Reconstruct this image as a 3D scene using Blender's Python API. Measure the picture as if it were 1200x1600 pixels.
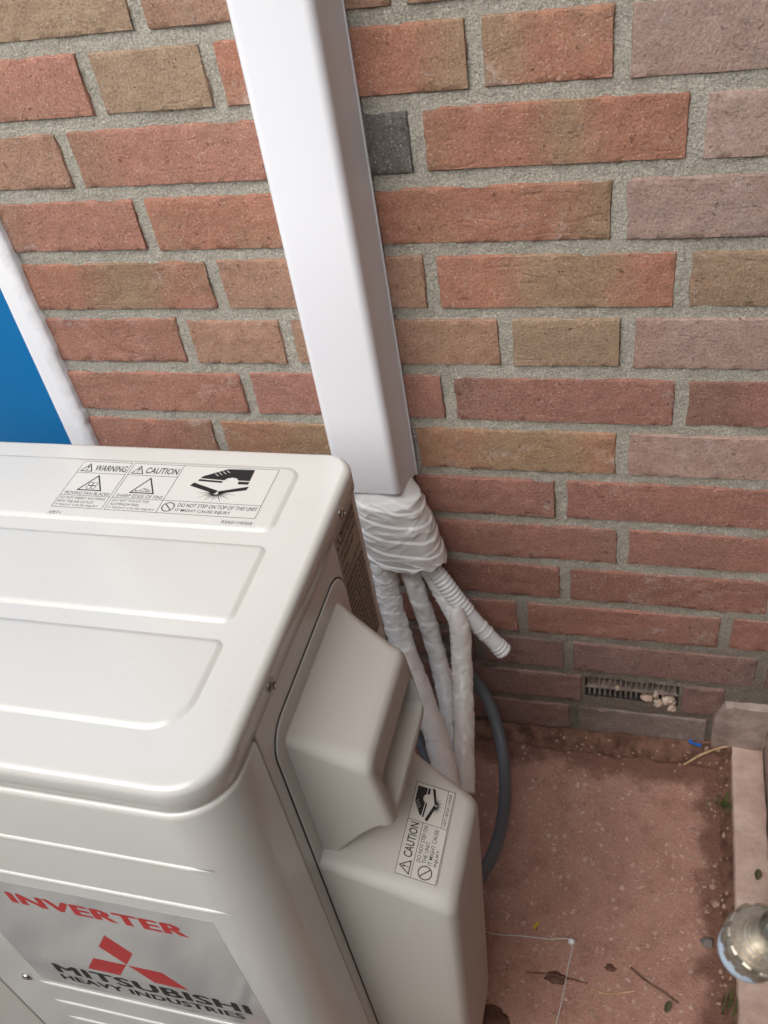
import bpy, bmesh, math, random
import numpy as np
from mathutils import Vector, Matrix, noise
random.seed(7)
for o in list(bpy.data.objects): bpy.data.objects.remove(o)
SC = bpy.context.scene
COL = SC.collection
RAD = math.radians

# ------------------------------------------------------------ camera, sky, sun, exposure
W0, H0, F = 1200.0, 1600.0, 1450.607
CAM = np.array([0.0, -0.73446, 1.05518])
RM = np.array([[0.95956804, 0.24156914, -0.14447675],
               [0.05552648, -0.66564967, -0.74419575],
               [-0.27594563, 0.70608417, -0.65214964]])      # rows: image right, image down, forward
cd = bpy.data.cameras.new('camera'); cam = bpy.data.objects.new('camera', cd); COL.objects.link(cam)
cd.sensor_fit = 'HORIZONTAL'; cd.sensor_width = 36.0; cd.lens = F / W0 * 36.0
cd.clip_start = 0.01; cd.clip_end = 500.0
mw = Matrix.Identity(4)
for i in range(3):
    mw[i][0] = RM[0][i]; mw[i][1] = -RM[1][i]; mw[i][2] = -RM[2][i]; mw[i][3] = CAM[i]
cam.matrix_world = mw
SC.camera = cam
cd.dof.use_dof = True; cd.dof.focus_distance = 0.78; cd.dof.aperture_fstop = 16.0

SUN_EL, SUN_AZ = 48.0, 197.0        # azimuth clockwise from +y (north): the light comes from behind and left
wd = bpy.data.worlds.new('World'); SC.world = wd; wd.use_nodes = True
wn = wd.node_tree.nodes; wl = wd.node_tree.links
bg = wn['Background']; bg.inputs['Strength'].default_value = 0.15
sky = wn.new('ShaderNodeTexSky'); sky.sky_type = 'NISHITA'; sky.sun_disc = False
sky.sun_elevation = RAD(SUN_EL); sky.sun_rotation = RAD(SUN_AZ); sky.dust_density = 4.0; sky.air_density = 1.0
hsv = wn.new('ShaderNodeHueSaturation'); hsv.inputs['Saturation'].default_value = 0.42
wl.new(sky.outputs[0], hsv.inputs['Color']); wl.new(hsv.outputs[0], bg.inputs['Color'])
sd = bpy.data.lights.new('sun', 'SUN'); sun = bpy.data.objects.new('sun', sd); COL.objects.link(sun)
sd.energy = 2.0; sd.angle = RAD(60.0); sd.color = (0.985, 0.995, 1.0)
az, el = RAD(SUN_AZ), RAD(SUN_EL)
sdir = Vector((math.sin(az) * math.cos(el), math.cos(az) * math.cos(el), math.sin(el)))
sun.rotation_euler = sdir.to_track_quat('Z', 'Y').to_euler(); sun.location = (0, -2, 4)
SC.view_settings.view_transform = 'Standard'; SC.view_settings.look = 'None'
SC.view_settings.exposure = 0.24; SC.view_settings.gamma = 1.0
SC.render.engine = 'CYCLES'

# ------------------------------------------------------------ helpers
def ray(u, v): return RM.T @ np.array([(u - 600) / F, (v - 800) / F, 1.0])
def at(u, v, ax, val):
    d = ray(u, v); t = (val - CAM[ax]) / d[ax]; return Vector(CAM + t * d)
def lin(r, g, b, k=1.0):
    def c(x):
        x /= 255.0
        return min(1.0, k * (x / 12.92 if x <= .04045 else ((x + .055) / 1.055) ** 2.4))
    return (c(r), c(g), c(b), 1.0)
NZ = noise.noise
def nz(x, y, z=0.0): return NZ(Vector((x, y, z)))

MATS = {}
def mat(name, col=(.5, .5, .5, 1), rough=.5, metal=0.0, spec=.5, coat=0.0, coat_rough=.1):
    if name in MATS: return MATS[name]
    m = bpy.data.materials.new(name); m.use_nodes = True
    b = m.node_tree.nodes['Principled BSDF']
    b.inputs['Base Color'].default_value = col; b.inputs['Roughness'].default_value = rough
    b.inputs['Metallic'].default_value = metal; b.inputs['Specular IOR Level'].default_value = spec
    b.inputs['Coat Weight'].default_value = coat; b.inputs['Coat Roughness'].default_value = coat_rough
    MATS[name] = m; return m
class NT:
    def __init__(s, m): s.t = m.node_tree; s.n = s.t.nodes; s.l = s.t.links; s.b = s.n['Principled BSDF']
    def new(s, typ, **kw):
        n = s.n.new(typ)
        for k, v in kw.items(): setattr(n, k, v)
        return n
    def link(s, a, b): s.l.new(a, b)
    def coord(s, kind='Object'): return s.new('ShaderNodeTexCoord').outputs[kind]
    def noise(s, vec, scale, detail=4, rough=.55, dist=0.0):
        n = s.new('ShaderNodeTexNoise'); n.inputs['Scale'].default_value = scale
        n.inputs['Detail'].default_value = detail; n.inputs['Roughness'].default_value = rough
        n.inputs['Distortion'].default_value = dist
        if vec is not None: s.link(vec, n.inputs['Vector'])
        return n.outputs['Fac']
    def ramp(s, fac, lo, hi, a=0.0, b=1.0):
        n = s.new('ShaderNodeMapRange'); n.interpolation_type = 'SMOOTHSTEP'
        for k, v in zip(('From Min', 'From Max', 'To Min', 'To Max'), (lo, hi, a, b)): n.inputs[k].default_value = v
        s.link(fac, n.inputs['Value']); return n.outputs['Result']
    def mix(s, fac, a, b, mode='MIX'):
        n = s.new('ShaderNodeMix', data_type='RGBA', blend_type=mode)
        for inp, v in ((n.inputs[0], fac), (n.inputs[6], a), (n.inputs[7], b)):
            if hasattr(v, 'is_linked') or hasattr(v, 'links'): s.link(v, inp)
            else: inp.default_value = v
        return n.outputs[2]
    def math(s, op, a, b=0.0, clamp=False):
        n = s.new('ShaderNodeMath', operation=op); n.use_clamp = clamp
        for inp, v in ((n.inputs[0], a), (n.inputs[1], b)):
            if hasattr(v, 'links'): s.link(v, inp)
            else: inp.default_value = v
        return n.outputs[0]
    def bump(s, h, dist, strength=1.0, prev=None):
        n = s.new('ShaderNodeBump'); n.inputs['Distance'].default_value = dist; n.inputs['Strength'].default_value = strength
        s.link(h, n.inputs['Height'])
        if prev is not None: s.link(prev, n.inputs['Normal'])
        return n.outputs[0]

def link(name, me, m, parent=None, smooth=None):
    o = bpy.data.objects.new(name, me); COL.objects.link(o)
    if m is not None and not me.materials: me.materials.append(m)
    if parent is not None: o.parent = parent
    if smooth: shade(me, smooth)
    return o
def shade(me, ang=35):
    me.polygons.foreach_set('use_smooth', [True] * len(me.polygons))
    if ang < 180: me.set_sharp_from_angle(angle=RAD(ang))
    me.update()
def mesh(name, vs, fs):
    me = bpy.data.meshes.new(name); me.from_pydata([tuple(v) for v in vs], [], [tuple(f) for f in fs]); me.update()
    return me
def fixn(me):
    bm = bmesh.new(); bm.from_mesh(me); bmesh.ops.recalc_face_normals(bm, faces=bm.faces); bm.to_mesh(me); bm.free(); return me
def tag(o, label, cat=None, group=None, kind=None):
    if label: o['label'] = label
    if cat: o['category'] = cat
    if group: o['group'] = group
    if kind: o['kind'] = kind
    return o
def thing(name, label, cat, loc=(0, 0, 0), group=None):
    o = bpy.data.objects.new(name, None); COL.objects.link(o); o.location = loc; o.empty_display_size = .02
    return tag(o, label, cat, group)
def parent_keep(o, p):
    o.parent = p; o.matrix_parent_inverse = Matrix.Translation(p.location).inverted(); return o
def part(name, me, m, p, smooth=None):
    """a part whose mesh is written in world coordinates, under a thing (Empty) or another part"""
    o = link(name, me, m, None, smooth); o.parent = p
    root = p
    off = Vector((0, 0, 0))
    while root is not None: off += root.location; root = root.parent
    for v in me.vertices: v.co -= off
    return o
def box_bm(bm, x0, x1, y0, y1, z0, z1):
    vs = [bm.verts.new((x, y, z)) for x in (x0, x1) for y in (y0, y1) for z in (z0, z1)]
    for f in ((0, 1, 3, 2), (4, 6, 7, 5), (0, 4, 5, 1), (2, 3, 7, 6), (0, 2, 6, 4), (1, 5, 7, 3)): bm.faces.new([vs[i] for i in f])
def bm_mesh(bm, name='m', bevel=0.0, seg=3):
    if bevel: bmesh.ops.bevel(bm, geom=list(bm.edges), offset=bevel, segments=seg, profile=.5, affect='EDGES')
    bmesh.ops.recalc_face_normals(bm, faces=bm.faces)
    me = bpy.data.meshes.new(name); bm.to_mesh(me); bm.free(); return me
def box(x0, x1, y0, y1, z0, z1, bevel=0.0, seg=3):
    bm = bmesh.new(); box_bm(bm, x0, x1, y0, y1, z0, z1); return bm_mesh(bm, 'box', bevel, seg)
def rrect(x0, x1, y0, y1, r, n=8):
    """outline of a rounded rectangle, counter-clockwise; r = one radius or four (x1y1, x0y1, x0y0, x1y0)"""
    rs = r if isinstance(r, (list, tuple)) else (r,) * 4
    pts = []
    for (cx, cy, sx, sy, a0), q in zip(((x1, y1, -1, -1, 0), (x0, y1, 1, -1, 90), (x0, y0, 1, 1, 180), (x1, y0, -1, 1, 270)), rs):
        for i in range(n + 1):
            a = RAD(a0 + 90 * i / n); pts.append((cx + sx * q + q * math.cos(a), cy + sy * q + q * math.sin(a)))
    return pts
def loft(rings, cap0=True, cap1=True, closed=True):
    """rings: list of equal-length point lists"""
    n = len(rings[0]); vs = [p for r in rings for p in r]; fs = []
    for i in range(len(rings) - 1):
        for j in range(n if closed else n - 1):
            k = (j + 1) % n; fs.append((i * n + j, i * n + k, (i + 1) * n + k, (i + 1) * n + j))
    if cap0: fs.append(tuple(reversed(range(n))))
    if cap1: fs.append(tuple(range((len(rings) - 1) * n, len(rings) * n)))
    return fixn(mesh('loft', vs, fs))
def spline(pts, n):
    """Catmull-Rom through pts (Vectors), n samples"""
    P = [Vector(p) for p in pts]; P = [P[0] * 2 - P[1]] + P + [P[-1] * 2 - P[-2]]
    out = []; m = len(P) - 3
    for i in range(n):
        t = i / (n - 1) * m; k = min(int(t), m - 1); t -= k
        a, b, c, d = P[k:k + 4]
        out.append(.5 * ((2 * b) + (c - a) * t + (2 * a - 5 * b + 4 * c - d) * t * t + (3 * b - a - 3 * c + d) * t ** 3))
    return out
def tube(path, rad, seg=16, caps=True, squash=None):
    """rad: number or function(i, angle, s) -> radius"""
    n = len(path); rings = []; up = None; s = 0.0
    for i, p in enumerate(path):
        d = (path[min(i + 1, n - 1)] - path[max(i - 1, 0)]).normalized()
        if up is None:
            up = d.orthogonal().normalized()
        up = (up - d * up.dot(d)).normalized(); sd_ = d.cross(up)
        if i: s += (p - path[i - 1]).length
        ring = []
        for j in range(seg):
            a = 2 * math.pi * j / seg; r = rad(i, a, s) if callable(rad) else rad
            ring.append(p + (up * math.cos(a) + sd_ * math.sin(a)) * r)
        rings.append(ring)
    return loft(rings, caps, caps)
def lathe(prof, seg=32, mat4=None, rfun=None):
    rings = []
    for k, (r, h) in enumerate(prof):
        ring = []
        for j in range(seg):
            a = 2 * math.pi * j / seg; q = rfun(r, h, a) if rfun else r
            ring.append(Vector((q * math.cos(a), q * math.sin(a), h)))
        rings.append([mat4 @ v for v in ring] if mat4 else ring)
    return loft(rings)
def join(meshes):
    bm = bmesh.new()
    for me in meshes: bm.from_mesh(me)
    out = bpy.data.meshes.new('join'); bm.to_mesh(out); bm.free(); return out
def poly_mesh(polys, M, h=0.0):
    """flat 2D polygons placed by the matrix M, raised by h along its z"""
    vs, fs = [], []
    for pl in polys:
        fs.append(tuple(range(len(vs), len(vs) + len(pl)))); vs += [M @ Vector((x, y, h)) for x, y in pl]
    return mesh('flat', vs, fs)
def line(x0, y0, x1, y1, w):
    d = Vector((x1 - x0, y1 - y0)).normalized() * (w / 2); e = Vector((-d.y, d.x))
    return [(x0 - d.x + e.x, y0 - d.y + e.y), (x0 - d.x - e.x, y0 - d.y - e.y), (x1 + d.x - e.x, y1 + d.y - e.y), (x1 + d.x + e.x, y1 + d.y + e.y)]
def lines_frame(x0, y0, x1, y1, w): return [line(x0, y0, x1, y0, w), line(x1, y0, x1, y1, w), line(x1, y1, x0, y1, w), line(x0, y1, x0, y0, w)]
def text_mesh(s, x, y, w, h, M, lift=.0001, bold=0.0, shear=0.0, spacing=1.0):
    """letters of a text fitted into the box x..x+w, y..y+h of the plane M"""
    cu = bpy.data.curves.new('t', 'FONT'); cu.body = s; cu.size = 1.0; cu.offset = bold; cu.shear = shear; cu.space_character = spacing
    cu.resolution_u = 3
    o = bpy.data.objects.new('t', cu); COL.objects.link(o)
    bpy.context.view_layer.update()
    me = bpy.data.meshes.new_from_object(o.evaluated_get(bpy.context.evaluated_depsgraph_get()))
    bpy.data.objects.remove(o); bpy.data.curves.remove(cu)
    co = np.array([v.co for v in me.vertices]); mn = co.min(0); mx = co.max(0)
    for v in me.vertices:
        v.co = M @ Vector((x + (v.co.x - mn[0]) / (mx[0] - mn[0]) * w, y + (v.co.y - mn[1]) / (mx[1] - mn[1]) * h, lift))
    me.materials.clear(); return me

# ------------------------------------------------------------ materials
def m_brick():
    m = mat('brick_clay', rough=.9, spec=.25); t = NT(m)
    oi = t.new('ShaderNodeObjectInfo'); co = t.coord('Object')
    add = t.new('ShaderNodeVectorMath', operation='ADD'); sc = t.new('ShaderNodeVectorMath', operation='SCALE')
    cx = t.new('ShaderNodeCombineXYZ')
    for i in range(3): t.link(oi.outputs['Random'], cx.inputs[i])
    t.link(cx.outputs[0], sc.inputs[0]); sc.inputs['Scale'].default_value = 37.0
    t.link(co, add.inputs[0]); t.link(sc.outputs[0], add.inputs[1]); v = add.outputs[0]
    at_t = t.new('ShaderNodeAttribute', attribute_type='OBJECT', attribute_name='tone')
    at_b = t.new('ShaderNodeAttribute', attribute_type='OBJECT', attribute_name='band')
    sb = t.new('ShaderNodeSeparateXYZ'); t.link(at_b.outputs['Vector'], sb.inputs[0])
    sx = t.new('ShaderNodeSeparateXYZ'); t.link(co, sx.inputs[0])
    wob = t.math('MULTIPLY', t.math('SUBTRACT', t.noise(v, 22, 4), .5), .05)
    d = t.math('ABSOLUTE', t.math('ADD', t.math('SUBTRACT', sx.outputs['X'], sb.outputs[0]), wob))
    e = t.math('SUBTRACT', d, sb.outputs[1])
    band = t.math('MULTIPLY', t.ramp(e, -.025, .025, 1, 0), sb.outputs[2])
    base = oi.outputs['Color']
    c = t.mix(band, base, at_t.outputs['Color'])
    # kiln mottling: paler and browner clouds, dark scorch, pale lime bloom
    c = t.mix(t.ramp(t.noise(v, 14, 3),   .42, .75, 0, .4), c, at_t.outputs['Color'])
    c = t.mix(t.ramp(t.noise(v, 60, 5, .65), .35, .7, 0, .35), c, t.mix(1.0, c, (.62, .58, .56, 1), 'MULTIPLY'))
    c = t.mix(t.ramp(t.noise(v, 420, 3, .7), .46, .70, 0, .6), c, t.mix(1.0, c, (.42, .42, .42, 1), 'MULTIPLY'))
    c = t.mix(t.ramp(t.noise(v, 8, 3, .6), .5, .75, 0, .35), c, t.mix(1.0, c, (1.25, 1.22, 1.2, 1), 'MULTIPLY'))
    c = t.mix(t.ramp(t.noise(v, 520, 2, .6), .57, .72, 0, .5), c, (.60, .50, .42, 1))
    c = t.mix(t.math('MULTIPLY', t.ramp(t.noise(v, 22, 4, .6), .57, .72), t.ramp(t.noise(v, 160, 4, .7), .4, .65, 0, .42)), c, (.62, .57, .54, 1))
    pits = t.ramp(t.noise(v, 150, 3, .6), .66, .74)
    c = t.mix(t.math('MULTIPLY', pits, .55), c, t.mix(1.0, c, (.35, .33, .32, 1), 'MULTIPLY'))
    mp = t.new('ShaderNodeMapping'); t.link(v, mp.inputs['Vector']); mp.inputs['Rotation'].default_value = (0, .5, 0); mp.inputs['Scale'].default_value = (1, 1, 4)
    crease = t.ramp(t.math('ABSOLUTE', t.math('SUBTRACT', t.noise(mp.outputs[0], 9, 2, .5), .5)), 0, .035, .4, 0)
    crease = t.math('MULTIPLY', crease, t.ramp(t.noise(v, 20, 2), .5, .65))
    t.link(c, t.b.inputs['Base Color'])
    b0 = t.bump(t.math('MULTIPLY', t.math('MAXIMUM', pits, crease), -1.0), .0012, .8)
    b1 = t.bump(t.noise(v, 70, 5, .6), .0035, .55, b0)
    b2 = t.bump(t.noise(v, 380, 5, .75), .0022, .85, b1)
    t.link(b2, t.b.inputs['Normal']); return m
def m_mortar():
    m = mat('sand_mortar', rough=.95, spec=.2); t = NT(m); v = t.coord('Object')
    n1 = t.noise(v, 24, 4); c = t.mix(n1, lin(186, 180, 166), lin(222, 216, 202))
    c = t.mix(t.ramp(t.noise(v, 520, 3, .7), .42, .62, .5, 0), c, lin(122, 117, 105))
    c = t.mix(t.ramp(t.noise(v, 640, 2, .6), .60, .72, 0, .8), c, lin(236, 230, 216))
    # damp, dirty foot of the wall
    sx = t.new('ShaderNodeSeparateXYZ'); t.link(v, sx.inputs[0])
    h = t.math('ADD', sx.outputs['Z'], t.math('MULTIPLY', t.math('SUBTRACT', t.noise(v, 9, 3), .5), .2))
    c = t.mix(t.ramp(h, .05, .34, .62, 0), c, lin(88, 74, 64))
    t.link(c, t.b.inputs['Base Color'])
    vo = t.new('ShaderNodeTexVoronoi'); vo.inputs['Scale'].default_value = 520; t.link(v, vo.inputs['Vector'])
    b1 = t.bump(t.noise(v, 110, 5, .65), .006, .8); b2 = t.bump(t.noise(v, 430, 4, .75), .0035, 1.0, b1)
    t.link(b2, t.b.inputs['Normal']); return m
def m_slab():
    m = mat('red_concrete', rough=.85, spec=.25); t = NT(m); v = t.coord('Object')
    c = t.mix(t.noise(v, 9, 5), lin(176, 132, 114), lin(206, 164, 146))
    c = t.mix(t.ramp(t.noise(v, 30, 5, .65), .45, .7, 0, .55), c, lin(156, 114, 98))
    vo = t.new('ShaderNodeTexVoronoi'); vo.inputs['Scale'].default_value = 110
    wv = t.new('ShaderNodeVectorMath', operation='ADD'); nn = t.new('ShaderNodeTexNoise'); nn.inputs['Scale'].default_value = 130; t.link(v, nn.inputs['Vector'])
    ws = t.new('ShaderNodeVectorMath', operation='SCALE'); t.link(nn.outputs['Color'], ws.inputs[0]); ws.inputs['Scale'].default_value = .009
    t.link(v, wv.inputs[0]); t.link(ws.outputs[0], wv.inputs[1]); t.link(wv.outputs[0], vo.inputs['Vector'])
    pick = t.new('ShaderNodeSeparateColor'); t.link(vo.outputs['Color'], pick.inputs[0])
    peb = t.math('MULTIPLY', t.ramp(vo.outputs['Distance'], .22, .36, 1, 0), t.ramp(pick.outputs[0], .55, .75))
    c = t.mix(t.math('MULTIPLY', t.math('MULTIPLY', peb, t.noise(v, 40, 3)), .95), c, lin(232, 206, 190))
    vo2 = t.new('ShaderNodeTexVoronoi'); vo2.inputs['Scale'].default_value = 260; t.link(v, vo2.inputs['Vector'])
    p2 = t.new('ShaderNodeSeparateColor'); t.link(vo2.outputs['Color'], p2.inputs[0])
    sp = t.math('MULTIPLY', t.ramp(vo2.outputs['Distance'], .15, .3, 1, 0), t.ramp(p2.outputs[1], .72, .85))
    c = t.mix(t.math('MULTIPLY', sp, .7), c, lin(230, 212, 196))
    c = t.mix(t.ramp(t.noise(v, 55, 3, .6), .66, .78, 0, .6), c, lin(66, 46, 38))
    # damp stain along the wall foot and the kerb, with a wandering edge
    sx = t.new('ShaderNodeSeparateXYZ'); t.link(v, sx.inputs[0])
    wob = t.math('MULTIPLY', t.math('SUBTRACT', t.noise(v, 13, 7, .68), .5), .13)
    dy = t.math('ADD', sx.outputs['Y'], wob)
    damp = t.ramp(dy, -.072, -.040)
    dx = t.math('ADD', sx.outputs['X'], t.math('MULTIPLY', t.math('SUBTRACT', t.noise(v, 30, 4, .6), .5), .05))
    damp = t.math('MAXIMUM', damp, t.ramp(dx, .066, .090))
    c = t.mix(t.math('MULTIPLY', damp, .72), c, lin(104, 68, 55))
    t.link(c, t.b.inputs['Base Color'])
    t.link(t.ramp(damp, 0, 1, .85, .62), t.b.inputs['Roughness'])
    c = t.mix(t.ramp(t.noise(v, 300, 4, .7), .45, .68, 0, .45), c, t.mix(1.0, c, (.5, .47, .45, 1), 'MULTIPLY')); t.link(c, t.b.inputs['Base Color'])
    b1 = t.bump(t.noise(v, 60, 5, .6), .004, .6); b2 = t.bump(t.noise(v, 380, 4, .75), .0022, .8, b1)
    b3 = t.bump(peb, .0008, .6, b2)
    t.link(b3, t.b.inputs['Normal']); return m
def m_noisy(name, a, b, scale, rough=.8, bump=.001, bscale=200, spec=.3, detail=4, metal=0.0):
    m = mat(name, rough=rough, spec=spec, metal=metal); t = NT(m); v = t.coord('Object')
    t.link(t.mix(t.ramp(t.noise(v, scale, detail, .6), .3, .7), a, b), t.b.inputs['Base Color'])
    if bump: t.link(t.bump(t.noise(v, bscale, 4, .65), bump, .7), t.b.inputs['Normal'])
    return m
def m_paint(name, col, rough, peel=.00012, spec=.5, coat=0.0, specks=False):
    """sprayed sheet metal: very slight orange peel, faint dust"""
    m = mat(name, col, rough, spec=spec, coat=coat); t = NT(m); v = t.coord('Object')
    c2 = tuple(x * .93 for x in col[:3]) + (1,)
    c = t.mix(t.ramp(t.noise(v, 5, 2, .5), .3, .8), col, c2)
    if specks:          # a few grains of grit and faint dust
        vo = t.new('ShaderNodeTexVoronoi'); vo.inputs['Scale'].default_value = 34; t.link(v, vo.inputs['Vector'])
        pk = t.new('ShaderNodeSeparateColor'); t.link(vo.outputs['Color'], pk.inputs[0])
        dot = t.math('MULTIPLY', t.ramp(vo.outputs['Distance'], .016, .026, 1, 0), t.ramp(pk.outputs[0], .6, .62))
        c = t.mix(t.math('MULTIPLY', dot, .75), c, (.16, .13, .11, 1))
        c = t.mix(t.math('MULTIPLY', t.ramp(t.noise(v, 170, 3, .6), .6, .8), .12), c, (.40, .37, .33, 1))
    t.link(c, t.b.inputs['Base Color'])
    t.link(t.ramp(t.noise(v, 6, 2, .5), .2, .8, rough * .92, rough * 1.1), t.b.inputs['Roughness'])
    t.link(t.bump(t.noise(v, 260, 2, .5), peel, .5), t.b.inputs['Normal']); return m
def m_tape(name, a, b):
    m = mat(name, rough=.24, spec=.55); t = NT(m); v = t.coord('Object')
    t.link(t.mix(t.noise(v, 30, 4), a, b), t.b.inputs['Base Color'])
    t.b.inputs['Subsurface Weight'].default_value = 0.0
    mp = t.new('ShaderNodeMapping'); t.link(v, mp.inputs['Vector']); mp.inputs['Scale'].default_value = (1, 1, 3.2); mp.inputs['Rotation'].default_value = (0, .25, 0)
    b1 = t.bump(t.noise(mp.outputs[0], 38, 3, .5, .8), .0016, .3); b2 = t.bump(t.noise(mp.outputs[0], 160, 3, .6), .0004, .4, b1)
    t.link(b2, t.b.inputs['Normal']); return m
BRICK, MORTAR, SLAB = m_brick(), m_mortar(), m_slab()
UNIT = m_paint('beige_unit_paint', (.66, .65, .612, 1), .17, spec=.75, specks=True)
UNITP = m_paint('beige_moulded_plastic', (.56, .535, .49, 1), .45, .0002, .4)
GAP = mat('dark_gap', (.012, .011, .010, 1), .9)
INK = mat('black_print', (.012, .012, .013, 1), .55)
RED = mat('red_print', (.50, .035, .035, 1), .5)
FILM = m_paint('grey_decal_film', (.60, .595, .585, 1), .09, .00004, .9); FILM.node_tree.nodes['Principled BSDF'].inputs['Metallic'].default_value = .25
STICK = mat('pale_sticker', (.655, .64, .602, 1), .3)
STICK2 = mat('beige_sticker', (.63, .60, .55, 1), .4)
PVC = m_paint('white_pvc', (.80, .81, .84, 1), .32, .00005)
FRAMEW = m_paint('white_frame_paint', (.86, .86, .87, 1), .4, .0002)
SEAL = m_noisy('white_sealant', lin(222, 222, 224), lin(240, 240, 242), 40, .6, .0012, 90)
BLUE = m_paint('blue_door_paint', lin(24, 108, 164), .24, .0001)
TAPE = m_tape('white_wrap_tape', (.88, .89, .88, 1), (.84, .85, .84, 1))
FOAM = m_tape('cream_pipe_foam', (.85, .82, .78, 1), (.78, .75, .71, 1))
HOSE = m_paint('white_hose_plastic', (.86, .88, .88, 1), .4, .0002)
CABLE = m_paint('grey_cable', (.125, .137, .152, 1), .42, .0003)
STEEL = m_noisy('screw_steel', (.35, .33, .30, 1), (.6, .58, .55, 1), 300, .25, .0002, 400, metal=1.0)
CONC = m_noisy('pale_pink_concrete', lin(186, 158, 144), lin(214, 190, 176), 30, .9, .0016, 160, detail=6)
PLINTH = m_noisy('dirty_plinth_render', lin(142, 126, 118), lin(186, 168, 158), 26, .95, .003, 90, detail=6)
EARTH = m_noisy('damp_earth', lin(84, 58, 47), lin(134, 100, 84), 55, .95, .004, 150, detail=6)
PAVE = m_noisy('pale_paving', lin(110, 106, 100), lin(210, 206, 198), 16, .9, .002, 60, detail=6)
DARKV = mat('dark_vent_plastic', (.03, .028, .027, 1), .7)
# ------------------------------------------------------------ setting: ground, slab, kerb
gs = 60.0
g = link('ground', mesh('ground', [(-gs, -gs, -.045), (gs, -gs, -.045), (gs, gs, -.045), (-gs, gs, -.045)], [(0, 1, 2, 3)]), PAVE)
tag(g, 'pale paving stretching away behind and around the wall', kind='structure')

def grid_sheet(x0, x1, y0, y1, step, fz):
    nx = int((x1 - x0) / step) + 1; ny = int((y1 - y0) / step) + 1; vs = []; fs = []
    for j in range(ny):
        for i in range(nx):
            x = x0 + (x1 - x0) * i / (nx - 1); y = y0 + (y1 - y0) * j / (ny - 1); vs.append((x, y, fz(x, y)))
    for j in range(ny - 1):
        for i in range(nx - 1):
            a = j * nx + i; fs.append((a, a + 1, a + nx + 1, a + nx))
    return mesh('sheet', vs, fs), nx, ny
def slab_z(x, y):
    e = min(x + .40, .106 - x, y + .62, -.022 - y)          # distance to the slab's edge
    z = .0012 * nz(x * 9, y * 9) + .0006 * nz(x * 45, y * 45, 3)
    return z - .010 * max(0.0, 1 - e / .006 + .9 * nz(x * 60, y * 60, 9)) ** 2 if e < .012 else z
me, nx, ny = grid_sheet(-.40, .106, -.62, -.022, .004, slab_z)
bm = bmesh.new(); bm.from_mesh(me)
ex = bmesh.ops.extrude_face_region(bm, geom=list(bm.faces))
for v in [q for q in ex['geom'] if isinstance(q, bmesh.types.BMVert)]: v.co.z += 0
lower = [q for q in ex['geom'] if isinstance(q, bmesh.types.BMVert)]
for v in bm.verts: pass
ups = set(lower)
for v in bm.verts:
    if v not in ups: v.co.z = -.042
slab = link('pavement', bm_mesh(bm), SLAB, None, 60)
tag(slab, 'worn red concrete slab with pale pebbles on the ground beside the unit', kind='structure')
for sx0, sx1, sy0, sy1 in ((-.40, .12, -1.24, -.63), (-.92, -.41, -.62, -.022), (-.92, -.41, -1.24, -.63), (-1.44, -.93, -.62, -.022), (-1.44, -.93, -1.24, -.63)):
    s2 = link('pavement', box(sx0, sx1, sy0, sy1, -.042, -.003, .003, 1), PAVE)
    tag(s2, 'grey concrete paving slab under and in front of the unit', kind='structure', group='paving slabs')

def earth_z(x, y):
    wall = max(0.0, 1 - max(0.0, (-.002 - y)) / .035); kerb = max(0.0, 1 - max(0.0, .113 - x) / .026)
    n = nz(x * 30, y * 30, 5) * .5 + nz(x * 90, y * 90, 6) * .3
    m_ = max(wall * (.55 + .6 * max(0, min(1, (x + .25) / .3))), kerb * 1.0)
    return -.012 + .020 * m_ + .007 * n + .010 * max(0, 1 - math.hypot(x - .11, y + .01) / .05)
me, _, _ = grid_sheet(-.34, .1135, -.62, .004, .0035, earth_z)
tag(link('soil', me, EARTH, None, 180), 'dark damp earth along the foot of the brick wall and kerb', kind='stuff')

def kerb_z(y): return .018 + .0012 * nz(y * 30, 1) + .0006 * nz(y * 120, 2)
rings = []
for i in range(260):
    y = -.004 - i * .0026
    h = kerb_z(y); xl = .1125 + .0012 * nz(y * 40, 4) + .0005 * nz(y * 160, 5); xr = .1495 + .0012 * nz(y * 40, 7)
    rings.append([Vector(p) for p in ((xl, y, -.042), (xl, y, h - .004), (xl + .0012, y, h - .0012), (xl + .004, y, h), ((xl + xr) / 2, y, h + .0008 * nz(y * 70, 8)), (xr - .004, y, h), (xr, y, h - .003), (xr, y, -.042))])
kerb = link('kerb', loft(rings), CONC, None, 40)
tag(kerb, 'narrow pale pink concrete kerb strip at the foot of the side wall', kind='structure')

# ------------------------------------------------------------ brick wall
CC = .0627636
wall = thing('brick_wall', 'weathered red and brown brick house wall with sandy grey joints', 'wall', (0, 0, 0))
XL, XR, XE = -.625, .151, .765
def mortar_y(x, z): return .0027 + .0017 * nz(x * 16, z * 16, 2) + .0010 * nz(x * 48, z * 48, 3) + .0011 * nz(x * 140, z * 140, 4)
vs, fs = [], []
st = .0034; nxm = int((XR + .004 - XL) / st); nzm = int((1.72 + .05) / st)
VENT = (-.067, .0445, .0775, .118)
for j in range(nzm + 1):
    for i in range(nxm + 1):
        x = XL + i * st; z = -.05 + j * st; vs.append((x, mortar_y(x, z), z))
for j in range(nzm):
    for i in range(nxm):
        x = XL + (i + .5) * st; z = -.05 + (j + .5) * st
        if VENT[0] < x < VENT[1] and VENT[2] < z < VENT[3]: continue
        a = j * (nxm + 1) + i; fs.append((a, a + nxm + 1, a + nxm + 2, a + 1))
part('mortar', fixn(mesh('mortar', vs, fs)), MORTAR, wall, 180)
bm = bmesh.new(); box_bm(bm, XL, XE, .035, .12, -.04, 1.72); part('wall_core', bm_mesh(bm), MORTAR, wall)
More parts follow.
